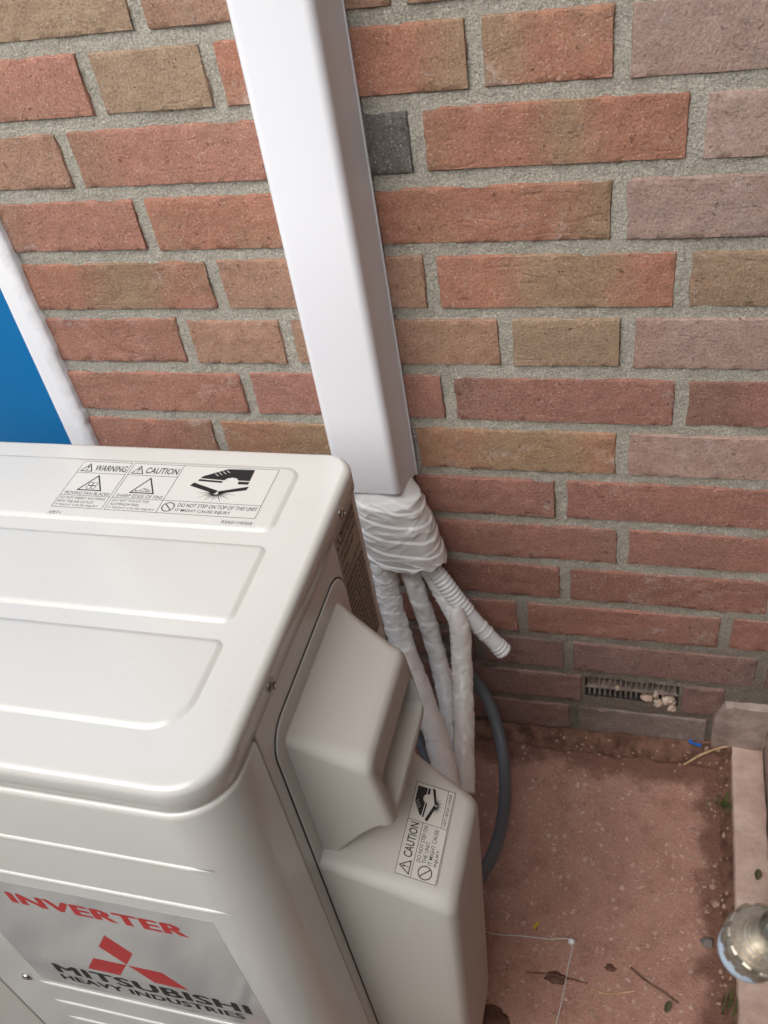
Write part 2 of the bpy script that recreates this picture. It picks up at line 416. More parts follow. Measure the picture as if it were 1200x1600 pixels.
part('mortar', box(XR + .0035, XE, .0032, .034, -.04, 1.72), MORTAR, wall)

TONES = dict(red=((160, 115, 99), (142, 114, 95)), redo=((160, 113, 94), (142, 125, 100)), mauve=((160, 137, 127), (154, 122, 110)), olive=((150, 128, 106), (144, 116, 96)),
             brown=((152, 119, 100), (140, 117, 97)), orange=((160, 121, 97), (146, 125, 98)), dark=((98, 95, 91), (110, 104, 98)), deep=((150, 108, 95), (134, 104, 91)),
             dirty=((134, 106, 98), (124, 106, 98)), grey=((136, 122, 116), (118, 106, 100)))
def brick_mesh(w, h, seed, rough=1.0, step=.0031):
    """front face a grid with worn, chipped outline; sides run back into the mortar (faces -y, centred on the origin)"""
    nx_ = max(6, int(w / step)); nz_ = max(5, int(h / step)); vs, fs = [], []
    for j in range(nz_ + 1):
        for i in range(nx_ + 1):
            u = i / nx_; v = j / nz_
            # pack the outer rows close to the edge so that it rounds off over 2 mm
            x = (u - .5) * w; z = (v - .5) * h
            b = min(min(i, nx_ - i), min(j, nz_ - j))
            y = -.0012 * nz(x * 14 + seed, z * 22, seed) * rough - .0010 * nz(x * 70, z * 70 + seed, seed) * rough - .0010 * nz(seed, seed * 2, 0)
            if b == 0:
                k = .0034 * nz(x * 34 + seed, z * 38, 1 + seed) + .0016 * nz(x * 170, z * 170 + seed, 2)
                chip = max(0.0, nz(x * 30 + seed, z * 30, 7.3 + seed) - .34) * .016 * rough
                if i in (0, nx_): x -= math.copysign(abs(k) * .8 + chip, x)
                if j in (0, nz_): z -= math.copysign(k * .8 + chip, z)
                y += .0019
            elif b == 1:
                dx = (1 if u < .5 else -1) * max(0, step - .0016) if min(i, nx_ - i) == 1 else 0
                dz = (1 if v < .5 else -1) * max(0, h / nz_ - .0016) if min(j, nz_ - j) == 1 else 0
                x -= dx; z -= dz; y += .0002
            vs.append((x, y, z))
    N = nx_ + 1
    for j in range(nz_):
        for i in range(nx_):
            a = j * N + i; fs.append((a, a + N, a + N + 1, a + 1))
    border = [i for i in range(N)] + [j * N + nx_ for j in range(1, nz_ + 1)] + [nz_ * N + i for i in range(nx_ - 1, -1, -1)] + [j * N for j in range(nz_ - 1, 0, -1)]
    k0 = len(vs)
    for b in border: vs.append((vs[b][0], .03, vs[b][2]))
    m_ = len(border)
    for i in range(m_): j = (i + 1) % m_; fs.append((border[i], border[j], k0 + j, k0 + i))
    fs.append(tuple(reversed(range(k0, k0 + m_))))
    return fixn(mesh('brick', vs, fs))
def add_brick(parent, x0, x1, zc, h, tone, band, seed, gain=1.0, rot=None, loc=None):
    me = brick_mesh(x1 - x0, h, seed); me.materials.append(BRICK); shade(me, 50)
    o = bpy.data.objects.new('brick', me); COL.objects.link(o); o.parent = parent
    o.location = loc if loc else ((x0 + x1) / 2, 0, zc)
    if rot: o.rotation_euler = rot
    a, b = TONES[tone]; j = .92 + .16 * random.random()
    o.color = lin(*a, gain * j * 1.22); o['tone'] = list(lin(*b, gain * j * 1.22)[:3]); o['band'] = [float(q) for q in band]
    return o
# head joints read off the wall (image x, y), then the clay of each visible brick from left to right
ROWS = {
 0: ([(215, 30), (622, 4), (860, -8), (1040, -15)], ['olive', ['red', 'brown'], 'brown', 'red', 'red']),
 1: ([(142, 135), (333, 120), (742, 90), (973, 60)], ['red', 'olive', ['olive', ('redo', 1, .03)], ('redo', -1, .03), 'mauve']),
 2: ([(107, 250), (651, 215), (1089, 195)], ['brown', ['red', 'dark'], ('redo', .1, .015), 'mauve']),
 3: ([(226, 350), (967, 325)], ['red', ['orange', ('redo', 1, .025)], 'mauve']),
 4: ([(338, 443), (674, 440), (1067, 430)], [('redo', .1, .04), ['brown', 'brown'], ('redo', .1, .045), 'olive']),
 5: ([(290, 530), (450, 535), (790, 537), (980, 533)], ['red', 'brown', ['brown', 'brown'], 'olive', 'mauve']),
 6: ([(388, 613), (702, 625), (1064, 628)], ['red', ['mauve', 'deep'], ('deep', -1, .02), ('deep', -1, .05)]),
 7: ([(340, 675), (972, 706)], ['red', ['red', ('orange', .2, .05)], 'mauve']),
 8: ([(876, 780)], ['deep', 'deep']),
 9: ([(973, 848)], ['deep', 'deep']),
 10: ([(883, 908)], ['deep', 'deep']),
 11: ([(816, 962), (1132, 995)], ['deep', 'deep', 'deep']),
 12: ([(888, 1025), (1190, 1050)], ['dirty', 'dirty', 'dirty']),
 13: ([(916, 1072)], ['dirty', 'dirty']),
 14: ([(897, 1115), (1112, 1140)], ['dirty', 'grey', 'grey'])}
def fill(xs, lo, hi, rng):
    """complete the head joints of a course where other things hide them"""
    xs = sorted([lo] + xs + [hi]); out = [xs[0]]
    if xs[1] - lo > .25: xs.insert(1, lo + rng.uniform(.07, .2))
    for x in xs[1:]:
        while x - out[-1] > .238:
            rest = x - out[-1]
            out.append(out[-1] + (.22 if rest > .30 else rest - .11 if rest > .2 else rest / 2))
        out.append(x)
    return out
rng = random.Random(3)
for r in range(-12, 15):
    zc = (14.5 - r) * CC
    if r in ROWS:
        px, tones = ROWS[r]; xs = [at(u, v, 1, 0.0).x for u, v in px]
    else:
        xs, tones = [], []; x = XL + rng.uniform(.06, .2)
        while x < XE - .06: xs.append(x); x += rng.choice((.22, .22, .11))
    js = fill([x for x in xs if XL + .02 < x < XE - .03], XL + .002 - .005, XE + .005, rng)
    known = [XL] + sorted(xs)
    for i in range(len(js) - 1):
        a, b = js[i] + .0054, js[i + 1] - .0054
        mid = (js[i] + js[i + 1]) / 2
        k = sum(1 for q in known if q < mid) - 1
        tn = tones[max(0, min(k, len(tones) - 1))] if tones else rng.choice(['red', 'brown', 'mauve', 'olive', 'redo', 'orange'])
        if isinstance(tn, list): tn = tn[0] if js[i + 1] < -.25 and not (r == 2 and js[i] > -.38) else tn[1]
        band = (0, 0, 0)
        if isinstance(tn, tuple):
            band = (tn[1] * (b - a) / 2, tn[2], .68); tn = tn[0]
        elif rng.random() < .35: band = (rng.choice((-1, 1)) * (b - a) * .5, rng.uniform(.01, .03), .6)
        hh = CC - .0116 + rng.uniform(-.0012, .0012)
        if r == 13:            # the course that holds the air vent
            if a < VENT[1] and b > VENT[0]:
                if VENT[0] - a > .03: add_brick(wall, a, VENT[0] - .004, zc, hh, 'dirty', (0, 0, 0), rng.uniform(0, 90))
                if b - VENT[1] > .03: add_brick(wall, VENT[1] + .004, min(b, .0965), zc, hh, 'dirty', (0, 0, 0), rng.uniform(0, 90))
                continue
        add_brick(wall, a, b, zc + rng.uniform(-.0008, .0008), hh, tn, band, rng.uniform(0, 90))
# pale cement stub where the kerb meets the wall
def stub_ring(i):
    return None
bm = bmesh.new(); box_bm(bm, .0885, .1505, -.0075, .02, .010, .098)
bmesh.ops.subdivide_edges(bm, edges=list(bm.edges), cuts=14, use_grid_fill=True)
for v in bm.verts:
    d = Vector((nz(v.co.x * 50, v.co.z * 50, 1), nz(v.co.x * 40, v.co.z * 40, 2), nz(v.co.y * 50, v.co.x * 50, 3))) * .003
    v.co += d + d.normalized() * .001 * nz(v.co.x * 200, v.co.z * 200, 5)
    if v.co.z > .07 and v.co.x < .112: v.co.x += (v.co.z - .07) * .35 * max(0, (.112 - v.co.x) / .024)
part('cement_stub', bm_mesh(bm), PLINTH, wall, 60)

# ------------------------------------------------------------ side wall (right of the frame; the tap comes out of it)
SWX, SWH, SWY = .1535, .27, -1.50
side = thing('brick_side_wall', 'low brick planter wall at the right edge beyond the pink kerb', 'wall', (SWX, -.35, 0))
bm = bmesh.new(); box_bm(bm, SWX + .004, SWX + .10, SWY, .003, -.04, SWH); part('mortar', bm_mesh(bm), MORTAR, side)
bm = bmesh.new(); box_bm(bm, SWX - .003, SWX + .09, SWY - .003, -.001, -.04, .085)
bmesh.ops.subdivide_edges(bm, edges=list(bm.edges), cuts=20, use_grid_fill=True)
for v in bm.verts: v.co.x += .0025 * nz(v.co.y * 40, v.co.z * 40, 1); v.co.z += .004 * nz(v.co.y * 30, v.co.x * 30, 2)
part('plinth', bm_mesh(bm), PLINTH, side, 60)
part('coping', box(SWX - .004, SWX + .108, SWY - .006, -.006, SWH, SWH + .035, .004, 2), CONC, side)
rows_side = [r for r in range(0, 30) if .09 < (r + .5) * CC < SWH - .02]
for r in rows_side:
    edges = [-.006] + ([-.111] if r % 2 == 0 else [])
    while edges[-1] > SWY + .01: edges.append(max(SWY, edges[-1] - .22))
    for a, b in zip(edges[:-1], edges[1:]):
        if a - b < .03: continue
        o = add_brick(side, b + .0055, a - .0055, 0, CC - .012, rng.choice(['red', 'brown', 'deep', 'orange']), (0, 0, 0), rng.uniform(0, 90), rot=(0, 0, -math.pi / 2),
                      loc=(0, (a + b) / 2 + .35, (r + .5) * CC))
# unseen tall wall, added on the right to shade the unit's side
NEI = m_noisy('brown_render', lin(74, 60, 50), lin(98, 82, 70), 5, .95, .004, 50, detail=6)
nb = thing('shade_wall', 'tall brown rendered wall, unseen, added on the right to shade the unit', 'wall', (.9, -.8, 0))
part('wall_face', box(.78, 1.03, -2.2, .5, -.045, 2.7, .006, 1), NEI, nb)
part('coping', box(.75, 1.06, -2.23, .53, 2.7, 2.76, .008, 2), CONC, nb)
part('plinth', box(.765, .78, -2.2, .5, -.045, .3, .004, 1), PLINTH, nb)
bed = link('soil', grid_sheet(SWX + .105, .764, -1.5, .0, .03, lambda x, y: .20 + .02 * nz(x * 6, y * 6) + .01 * nz(x * 25, y * 25))[0], EARTH, None, 180)
tag(bed, 'dark earth of the planting bed behind the low wall', kind='stuff')
# unseen shed at the right behind the camera, added to block light
shed = thing('shade_shed', 'unseen dark plank shed added behind the viewer on the right to block light', 'shed', (.5, -1.4, 0))
SHW = m_noisy('dark_shed_plank', lin(70, 56, 46), lin(98, 80, 66), 14, .85, .002, 60, detail=6)
for i in range(19):
    z = .0 + i * .115
    part('plank', box(.30, .77, -.962 - .002 * (i % 2), -.942 - .002 * (i % 2), z, z + .111, .002, 1), SHW, shed)
    part('plank', box(.278 + .002 * (i % 2), .298 + .002 * (i % 2), -1.58, -.945, z, z + .111, .002, 1), SHW, shed)
part('roof', box(.20, .778, -1.6, -.88, 2.19, 2.23, .004, 1), NEI, shed)
# unseen plank fence behind the camera, added to shade the low parts
fence = thing('shade_fence', 'unseen weathered plank fence added behind the viewer to shade the low parts', 'fence', (-.4, -1.62, 0))
WOOD = m_noisy('weathered_plank', lin(112, 98, 84), lin(150, 134, 116), 18, .85, .002, 60, detail=6)
for i in range(22):
    x = -1.75 + i * .125; h = 1.42 + .006 * math.sin(i * 2.3)
    part('plank', box(x, x + .121, -1.625 - .004 * (i % 2), -1.605 - .004 * (i % 2), -.04, h, .002, 1), WOOD, fence)
for z in (.3, 1.15): part('rail', box(-1.78, 1.03, -1.665, -1.632, z, z + .07, .003, 1), WOOD, fence)

# ------------------------------------------------------------ air vent in the wall
vent = thing('air_vent', 'small dark slotted air vent low in the brick wall', 'vent', ((VENT[0] + VENT[1]) / 2, 0, VENT[2]))
vx0, vx1, vz0, vz1 = VENT
ms = [box(vx0, vx1, .004, .03, vz0 - .001, vz0 + .003), box(vx0, vx1, .004, .03, vz1 - .003, vz1 + .001), box(vx0 - .001, vx0 + .002, .004, .03, vz0, vz1), box(vx1 - .002, vx1 + .001, .004, .03, vz0, vz1)]
part('frame', join(ms), DARKV, vent)
part('duct', box(vx0, vx1, .030, .034, vz0, vz1), GAP, vent)
for i in range(17):
    x = vx0 + .005 + i * (vx1 - vx0 - .010) / 16
    h = vz1 - vz0 - .006
    part('slat', box(x - .0011, x + .0011, .005, .024, vz0 + .003, vz1 - .003), m_noisy('dusty_vent_slat', lin(110, 98, 92), lin(158, 144, 134), 60, .9, 0), vent)
part('crossbar', box(vx0, vx1, .0035, .02, vz0 + .0175, vz0 + .0205), MATS['dusty_vent_slat'], vent)
def lump(c, r, seed, sub=3):
    bm = bmesh.new(); bmesh.ops.create_icosphere(bm, subdivisions=sub, radius=1)
    for v in bm.verts:
        n = v.co.normalized(); k = 1 + .45 * nz(n.x * 1.6 + seed, n.y * 1.6, n.z * 1.6) + .22 * nz(n.x * 5 + seed, n.y * 5, n.z * 5)
        v.co = Vector((n.x * r[0], n.y * r[1], n.z * r[2])) * k + Vector(c)
    return bm_mesh(bm)
LUMP = m_noisy('pale_mortar_crumb', lin(176, 150, 132), lin(214, 196, 178), 120, .95, .001, 300)
ml = [lump(at(u, v, 1, .004), r, i * 3.1) for i, (u, v, r) in enumerate(((1012, 1090, (.008, .005, .0045)), (1028, 1098, (.006, .005, .0045)), (1045, 1094, (.009, .006, .005)), (1050, 1104, (.006, .006, .007)), (965, 1075, (.003, .003, .004)), (1025, 1086, (.003, .003, .006))))]
for q in ml: part('mortar_lump', q, LUMP, vent, 180)

# ------------------------------------------------------------ door with blue panel
door = thing('blue_door', 'blue panel in a white frame beside the brick wall', 'door', (-1.05, .03, 0))
part('frame', box(-.651, -.629, -.008, .07, -.03, 1.72, .002, 2), FRAMEW, door)
part('frame', box(-1.47, -1.448, -.008, .07, -.03, 1.72, .002, 2), FRAMEW, door)
part('panel', box(-1.447, -.6515, .010, .045, -.03, 1.72), BLUE, door)
rings = []
for i in range(420):
    z = -.03 + i * .00417
    k = (z / CC) % 1.0
    w_ = -.6205 + .0026 * nz(z * 16, 3) + .0012 * nz(z * 60, 4) + .0012 * max(0, nz(z * 9, 8)) * (2.0 if k < .14 or k > .86 else 0)
    rings.append([Vector(p) for p in ((-.6335, .02, z), (-.6335, -.0084, z), (-.629, -.0084 + .0003 * nz(z * 40, 1), z), (w_ - .0025, -.0070, z), (w_, -.0045, z), (w_ + .0005, .02, z))])
part('sealant_bead', loft(rings), SEAL, door, 60)

# ------------------------------------------------------------ white trunking
trunk = thing('cable_trunking', 'tall white plastic trunking running down the brick wall', 'trunking', (-.2765, 0, .44))
def trunk_prof(ins, z_back, z_front=None):
    out = []
    hw0, hw1, dp, r = .0360 - ins, .0332 - ins, .060 - ins, .0080
    def P(x, y):
        z = z_back if z_front is None else z_back + (z_front - z_back) * min(1, -y / .06)
        return Vector((-.2767 + x, y, z))
    pts = [(hw0, -.0008), (hw0, -.003), (hw0 - .0012, -.005)]
    for i in range(9):
        a = RAD(90 * i / 8); pts.append((hw1 - r + r * math.cos(a), -dp + r - r * math.sin(a)))
    full = pts + [(-x, y) for x, y in reversed(pts)]
    return [P(x, y) for x, y in full]
rings = [trunk_prof(.002, 1.72), trunk_prof(0, 1.72), trunk_prof(0, 1.0), trunk_prof(0, .7), trunk_prof(0, .437, .457), trunk_prof(.002, .437, .457), trunk_prof(.002, .7), trunk_prof(.002, 1.72)]
part('cover', loft(rings, False, False), PVC, trunk, 40)
part('base', box(-.3135, -.2399, -.0035, -.0004, .4355, 1.72, .0006, 1), PVC, trunk)

# ------------------------------------------------------------ outdoor unit
ZT, XS, YF, YB, XW = .645, -.210, -.5175, -.228, -1.05
YP = -.5192            # face of the front panel, a little proud of the top cover's skirt
unit = thing('outdoor_unit', 'beige air conditioner outdoor unit standing in front of the brick wall', 'air conditioner', (-.63, -.373, 0))
part('inner_body', box(XW + .012, XS - .008, YF + .031, YB - .022, .03, .62), GAP, unit)
for fx in (-.9, -.36): part('foot', box(fx - .03, fx + .03, YF + .005, YB - .02, -.004, .04, .003, 2), UNIT, unit)
# top cover: rounded pan with a turned-down skirt
rings = []
R4 = (.022, .022, .034, .034)
rr = (.022, .022, .030, .034)
def top_ring(ins, z):
    return [Vector((x, y, z)) for x, y in rrect(XW + ins, XS - ins, YF + ins, YB - ins, [max(.002, q - ins) for q in rr], 10)]
rings = [top_ring(.0018, .6250), top_ring(.0004, .6250), top_ring(0, .6256), top_ring(0, .6390)]
for i in range(1, 8):
    a = RAD(90 * i / 7); rings.append(top_ring(.0060 * (1 - math.cos(a)), .6390 + .0060 * math.sin(a)))
rings.append(top_ring(.03, ZT))
cover = part('top_cover', loft(rings, True, True), UNIT, unit, 60)
def raised_panel(x0, x1, y0, y1, r):
    rg = []
    for i in range(9):
        t = i / 8; z = ZT - .0002 + .0021 * (3 * t * t - 2 * t ** 3); ins = -.001 + .0055 * t
        rg.append([Vector((x, y, z)) for x, y in rrect(x0 + ins, x1 - ins, y0 + ins, y1 - ins, [max(.002, q - ins) for q in r], 10)])
    part('raised_panel', loft(rg, False, True), UNIT, cover, 60)
raised_panel(-1.0, -.2455, -.3185, -.2485, (.013, .01, .01, .008))
raised_panel(-1.0, -.2435, -.4005, -.3305, (.007, .01, .01, .008))
raised_panel(-1.0, -.2420, -.4815, -.4125, (.007, .01, .01, .026))
# front panel: a sheet that wraps round the right corner on to the side
def front_prof(t, z):
    r = .036 - t; cx, cy = XS + .0005 - .036, YP + .036
    pts = [(-.5095, YP + t), (-.40, YP + t), (cx, YP + t)]
    for i in range(1, 13):
        a = RAD(-90 + 90 * i / 12); pts.append((cx + r * math.cos(a), cy + r * math.sin(a)))
    pts.append((XS + .0005 - t, -.4650))
    return [Vector((x, y, z)) for x, y in pts]
rings = []
for z, t in ((.045, 0), (.35, 0), (.6190, 0), (.6208, .0003), (.6222, .0011), (.6230, .0024)):
    rings.append(front_prof(t, z) + list(reversed(front_prof(.004, z))))
front = part('front_panel', loft(rings), UNIT, unit, 60)
def rib(x0, x1, z):
    rg = []; n = 18
    for i in range(n + 1):
        t = i / n; x = x0 + (x1 - x0) * t; e = min(x - x0, x1 - x); k = math.sqrt(max(0.0, 1 - max(0, 1 - e / .002) ** 2)) + .02
        rg.append([Vector((x, YP + .0001 - .0016 * k * math.sin(a), z + .0021 * k * math.cos(a))) for a in [RAD(180 * j / 8) for j in range(9)]])
    part('rib', loft(rg, True, True, False), UNIT, front, 60)
for z, a, b in ((.566, -.5, -.231), (.5125, -.5, -.2335), (.3075, -.465, -.2335), (.268, -.468, -.2335), (.231, -.470, -.2335), (.192, -.47, -.2335), (.155, -.47, -.2335), (.118, -.47, -.2335)): rib(a, b, z)
# fan section left of the seam
part('fan_panel', box(XW + .002, -.5130, YP, YP + .0045, .045, .6238, .0015, 2), m_paint('beige_fan_panel', (.60, .575, .53, 1), .32), unit)
fc = (-.785, .335)
Mfan = Matrix.Translation((fc[0], YF - .012, fc[1])) @ Matrix.Rotation(RAD(90), 4, 'X')
part('fan_opening', lathe([(.0, -.0115), (.225, -.0115), (.225, -.009), (0, -.009)], 48, Mfan), GAP, unit)
gms = []
for r_ in [.03 + .018 * i for i in range(12)]:
    pth = [Mfan @ Vector((r_ * math.cos(a), r_ * math.sin(a), .012 * (1 - (r_ / .24) ** 2))) for a in [2 * math.pi * j / 48 for j in range(49)]]
    gms.append(tube(pth, .0017, 6, False))
for j in range(8):
    a = 2 * math.pi * j / 8
    gms.append(tube([Mfan @ Vector((r_ * math.cos(a), r_ * math.sin(a), .0135 * (1 - (r_ / .245) ** 2))) for r_ in (.02, .08, .14, .19, .234)], .0022, 6))
part('fan_grille', join(gms), UNITP, unit, 60)
part('grille_hub', lathe([(.0, .005), (.04, .005), (.04, .014), (.03, .018), (0, .019)], 32, Mfan), UNITP, unit, 40)
# right side: sheet, service panel with its dark joint, rear strip
part('side_panel', box(XS - .006, XS - .0015, -.4617, -.2455, .045, .6230, .0008, 1), UNIT, unit)
part('rear_panel', box(XW + .004, XS - .008, YB - .022, YB - .017, .045, .6238), UNIT, unit)
part('left_panel', box(XW + .002, XW + .006, -.514, -.2455, .045, .6238), UNIT, unit)
def side_plate(name, y0, y1, z0, z1, r, x0, x1, m, edge=0.0):
    def rg(ins, x): return [Vector((x, y, z)) for y, z in rrect(y0 + ins, y1 - ins, z0 + ins, z1 - ins, [max(.001, q - ins) for q in r], 8)]
    return part(name, loft([rg(0, x0), rg(0, x1 - edge), rg(edge, x1)]), m, unit, 40)
side_plate('panel_joint', -.4508, -.2989, .05, .6011, (.024, .022, .003, .003), XS - .003, XS - .0011, GAP)
side_plate('service_panel', -.4497, -.3000, .0515, .6000, (.023, .021, .003, .003), XS - .003, XS - .0002, UNIT, .0007)
def screw(M, parent):
    def rf(r, h, a): return r
    o = part('screw', lathe([(0, -.001), (.0046, -.001), (.0046, .0006), (.0040, .0016), (.0026, .0021), (.0024, .0008), (0, .0008)], 24, M), STEEL, parent, 30)
    bm = bmesh.new(); box_bm(bm, -.0022, .0022, -.0005, .0005, .0006, .0024); box_bm(bm, -.0005, .0005, -.0022, .0022, .0006, .0023); me = bm_mesh(bm); me.transform(M)
    return o
MSX = lambda y, z, x=XS: Matrix.Translation((x, y, z)) @ Matrix.Rotation(RAD(90), 4, 'Y')
screw(MSX(-.431, .6305), unit); screw(MSX(-.279, .6315), unit)
screw(Matrix.Translation((-.474, YP, .311)) @ Matrix.Rotation(RAD(90), 4, 'X'), unit)

# moulded pieces on the service panel: lofts in x from (y0, y1, z0, z1, corner radius)
def mould(name, sts, m=UNITP, n=8, warp=None, smooth=60):
    rg = []
    for x, y0, y1, z0, z1, r in sts:
        ring = [Vector((x, y, z)) for y, z in rrect(y0, y1, z0, z1, r, n)]
        if warp: ring = [warp(v) for v in ring]
        rg.append(ring)
    return part(name, loft(rg, False, True), m, unit, smooth)
def rounded_end(x1, y0, y1, z0, z1, r, e):
    out = []
    for i in range(1, 7):
        a = RAD(90 * i / 6); k = e * (1 - math.cos(a)); out.append((x1 - e + e * math.sin(a), y0 + k, y1 - k, z0 + k, z1 - k, max(.002, r - k * .6)))
    return out
def hwarp(v):      # the top of the handle leans down as it comes out
    t = (v.x - XS) / .05
    x = v.x + .006 * max(0, min(1, (.560 - v.z) / .05)) * max(0, min(1, (t - .35) / .65))
    return Vector((x, v.y, v.z - .0215 * max(0, t) * max(0, min(1, (v.z - .47) / .09))))
hnd = mould('handle_cover', [(XS - .001, -.4380, -.3165, .428, .5835, .006), (XS + .001, -.4375, -.3170, .429, .5830, .006), (XS + .012, -.4362, -.321, .446, .5820, .009), (XS + .03, -.4352, -.3275, .472, .5805, .011), (XS + .040, -.4345, -.331, .485, .580, .012)]
            + rounded_end(XS + .050, -.4343, -.332, .487, .580, .012, .006) + [(XS + .0502, -.424, -.338, .505, .552, .008), (XS + .0495, -.4235, -.3385, .5055, .5515, .008), (XS + .015, -.4205, -.342, .520, .5505, .006)], warp=hwarp)
def cwarp(v):
    t = max(0, (v.x - XS) / .09)
    z = v.z - .030 * t * max(0, min(1, (v.z - .33) / .11))
    x = v.x - .018 * t * max(0, (.42 - v.z) / .4) ** 1.3
    return Vector((x, v.y, z))
cov = mould('valve_cover', [(XS - .001, -.4496, -.318, .055, .452, .006), (XS + .004, -.4494, -.320, .055, .452, .008), (XS + .05, -.4500, -.340, .058, .4515, .011), (XS + .08, -.4512, -.352, .060, .4510, .013)]
            + rounded_end(XS + .0945, -.4514, -.354, .060, .4510, .015, .010), warp=cwarp, n=10)

# ------------------------------------------------------------ printed stickers
def plane(o, X, Y):
    X = Vector(X).normalized(); Y = Vector(Y).normalized(); Z = X.cross(Y); M = Matrix.Identity(4)
    for i in range(3): M[i][0] = X[i]; M[i][1] = Y[i]; M[i][2] = Z[i]; M[i][3] = o[i]
    return M @ Matrix.Scale(.001, 4)          # sticker drawings are in millimetres
def plate(x0, y0, x1, y1, M, h=.12, r=.8):
    o = rrect(x0, x1, y0, y1, r, 3)
    return loft([[M @ Vector((x, y, 0)) for x, y in o], [M @ Vector((x, y, h)) for x, y in o]])
def disc_ring(cx, cy, r, w, n=28):
    out = []
    for i in range(n):
        a, b = 2 * math.pi * i / n, 2 * math.pi * (i + 1) / n
        out.append([(cx + q * math.cos(t), cy + q * math.sin(t)) for q, t in ((r - w / 2, a), (r + w / 2, a), (r + w / 2, b), (r - w / 2, b))])
    return out
def tri(xl, xr, yb, yt, w):
    xm = (xl + xr) / 2; return [line(xl, yb, xr, yb, w), line(xr, yb, xm, yt, w), line(xm, yt, xl, yb, w)]
def bang(x, yb, h): return [[(x - .09 * h, yb + .38 * h), (x + .09 * h, yb + .38 * h), (x + .14 * h, yb + h), (x - .14 * h, yb + h)], [(x - .11 * h, yb), (x + .11 * h, yb), (x + .11 * h, yb + .2 * h), (x - .11 * h, yb + .2 * h)]]
def boot(ox, oy, k):
    """a boot stepping through a board, burst below; ox, oy = top left, k = scale (44 x 36 units)"""
    T = lambda pts: [(ox + k * x, oy + k * y) for x, y in pts]
    out = [T([(21, -.5), (42, 0), (42.5, -12.5), (33.5, -12.5), (31.5, -10.3), (28, -9.6), (24.6, -10.6), (22.6, -13), (3.6, -12), (4.6, -9.6), (12, -5.5)]),
           T([(3.2, -13), (22.4, -14), (21.6, -16), (2.6, -15)]), T([(34, -13.5), (42.5, -13.5), (42.4, -16.4), (34.4, -16.6)]),
           T([(.5, -17), (22.6, -24.6), (21, -28), (-1.4, -20.6)]), T([(44, -18.4), (23, -25), (23.2, -28), (43.4, -22.4)])]
    for i in range(13):
        a = RAD(188 + 164 * i / 12); b = RAD(8.0); L = (9.5 if i % 2 else 13.0) * (1 + .25 * abs(math.cos(a)))
        c = (22, -26.5)
        out.append(T([(c[0] + 3 * math.cos(a - b * 1.6), c[1] + 2 * math.sin(a - b * 1.6)), (c[0] + L * math.cos(a), c[1] + .75 * L * math.sin(a)), (c[0] + 3 * math.cos(a + b * 1.6), c[1] + 2 * math.sin(a + b * 1.6))]))
    lace = [line(ox + k * (13 + 2.6 * i), oy - k * (6.2 - 1.3 * i), ox + k * (16 + 2.6 * i), oy - k * (8.4 - 1.3 * i), k * .5) for i in range(4)]
    return out, lace
def prints(sticker, M, polys=(), texts=(), pale=(), ink=INK, name='print'):
    if polys: part('pictogram', poly_mesh(polys, M, .16), ink, sticker)
    for s, x, y, w, h, bold in texts: part('lettering', text_mesh(s, x, y, w, h, M, .17, bold), ink, sticker)
    if pale: part('lace', poly_mesh(pale, M, .19), STICK, sticker)
# top sticker
M1 = plane((-.433, -.254, ZT + .00188), (1, 0, 0), (0, 1, 0))
s1 = part('warning_sticker', plate(6.5, -61.5, 172.5, 1.2, M1), STICK, unit)
s1['label'] = 'black printed warning sticker on the top of the unit'
w = .42
P = lines_frame(8, -53, 50, 0, w) + lines_frame(52.3, -53, 171, 0, w) + [line(94.3, 0, 94.3, -53, w), line(8, -13.6, 50, -13.6, w), line(52.3, -13.6, 94.3, -13.6, w), line(8, -39.6, 50, -39.6, w), line(52.3, -39.6, 171, -39.6, w)]
P += tri(10.5, 20, -11.6, -3, .8) + bang(15.2, -10.4, 5) + tri(54.5, 64, -11.6, -3, .8) + bang(59.2, -10.4, 5)
P += tri(19.5, 39, -33.2, -16.5, 1.1) + tri(64, 83, -33.2, -16.5, 1.1)
for i in range(4):      # fan blades
    a = RAD(45 + 90 * i); P += disc_ring(29.2 + 2.6 * math.cos(a), -28 + 2.4 * math.sin(a), 2.0, .5, 14)
P += disc_ring(29.2, -28, .7, .5, 10)
P += [line(66.5, -31.6, 71, -30.6, .5), line(71, -30.6, 73.5, -27.6, .5), line(73.5, -27.6, 79, -30.2, .5), line(71.5, -31.3, 79.5, -31.4, .5), line(73.5, -29, 77.5, -30.6, .5), line(67, -30.2, 69, -31.8, .5)]
bp, lc = boot(109.5, -1.2, 1.02); P += bp
P += disc_ring(101.2, -46.3, 4.6, .8) + [line(98, -43.1, 104.4, -49.5, .8)]
TX = [('WARNING', 21.5, -11, 27.2, 7, .012), ('CAUTION', 65.5, -11, 27, 7, .012), ('MOVING FAN BLADES', 10.5, -38.6, 38, 3.4, 0.0), ('SHARP EDGE OF FINS', 54.5, -38.6, 38, 3.4, 0.0),
      ('DO NOT INSERT ANYTHING', 9.6, -43.8, 38.5, 2.7, .001), ('INTO THE AIR OUTLET.', 9.6, -47.9, 31, 2.7, .001), ('IT MIGHT CAUSE INJURY', 9.6, -52, 36, 2.7, .001),
      ('DO NOT TOUCH THE', 54, -43.8, 30, 2.7, .001), ('ALUMINUM FINS.', 54, -47.9, 24, 2.7, .001), ('IT MIGHT CAUSE INJURY', 54, -52, 38, 2.7, .001),
      ('DO NOT STEP ON TOP OF THIS UNIT', 108, -45.6, 61.5, 3.9, .006), ('IT MIGHT CAUSE INJURY', 108, -51.4, 43, 3.9, .006), ('RSA011H036B', 148, -59.6, 23, 3.2, .001), ('>PET<', 9, -60.6, 11, 3.0, .003)]
prints(s1, M1, P, TX, lc)
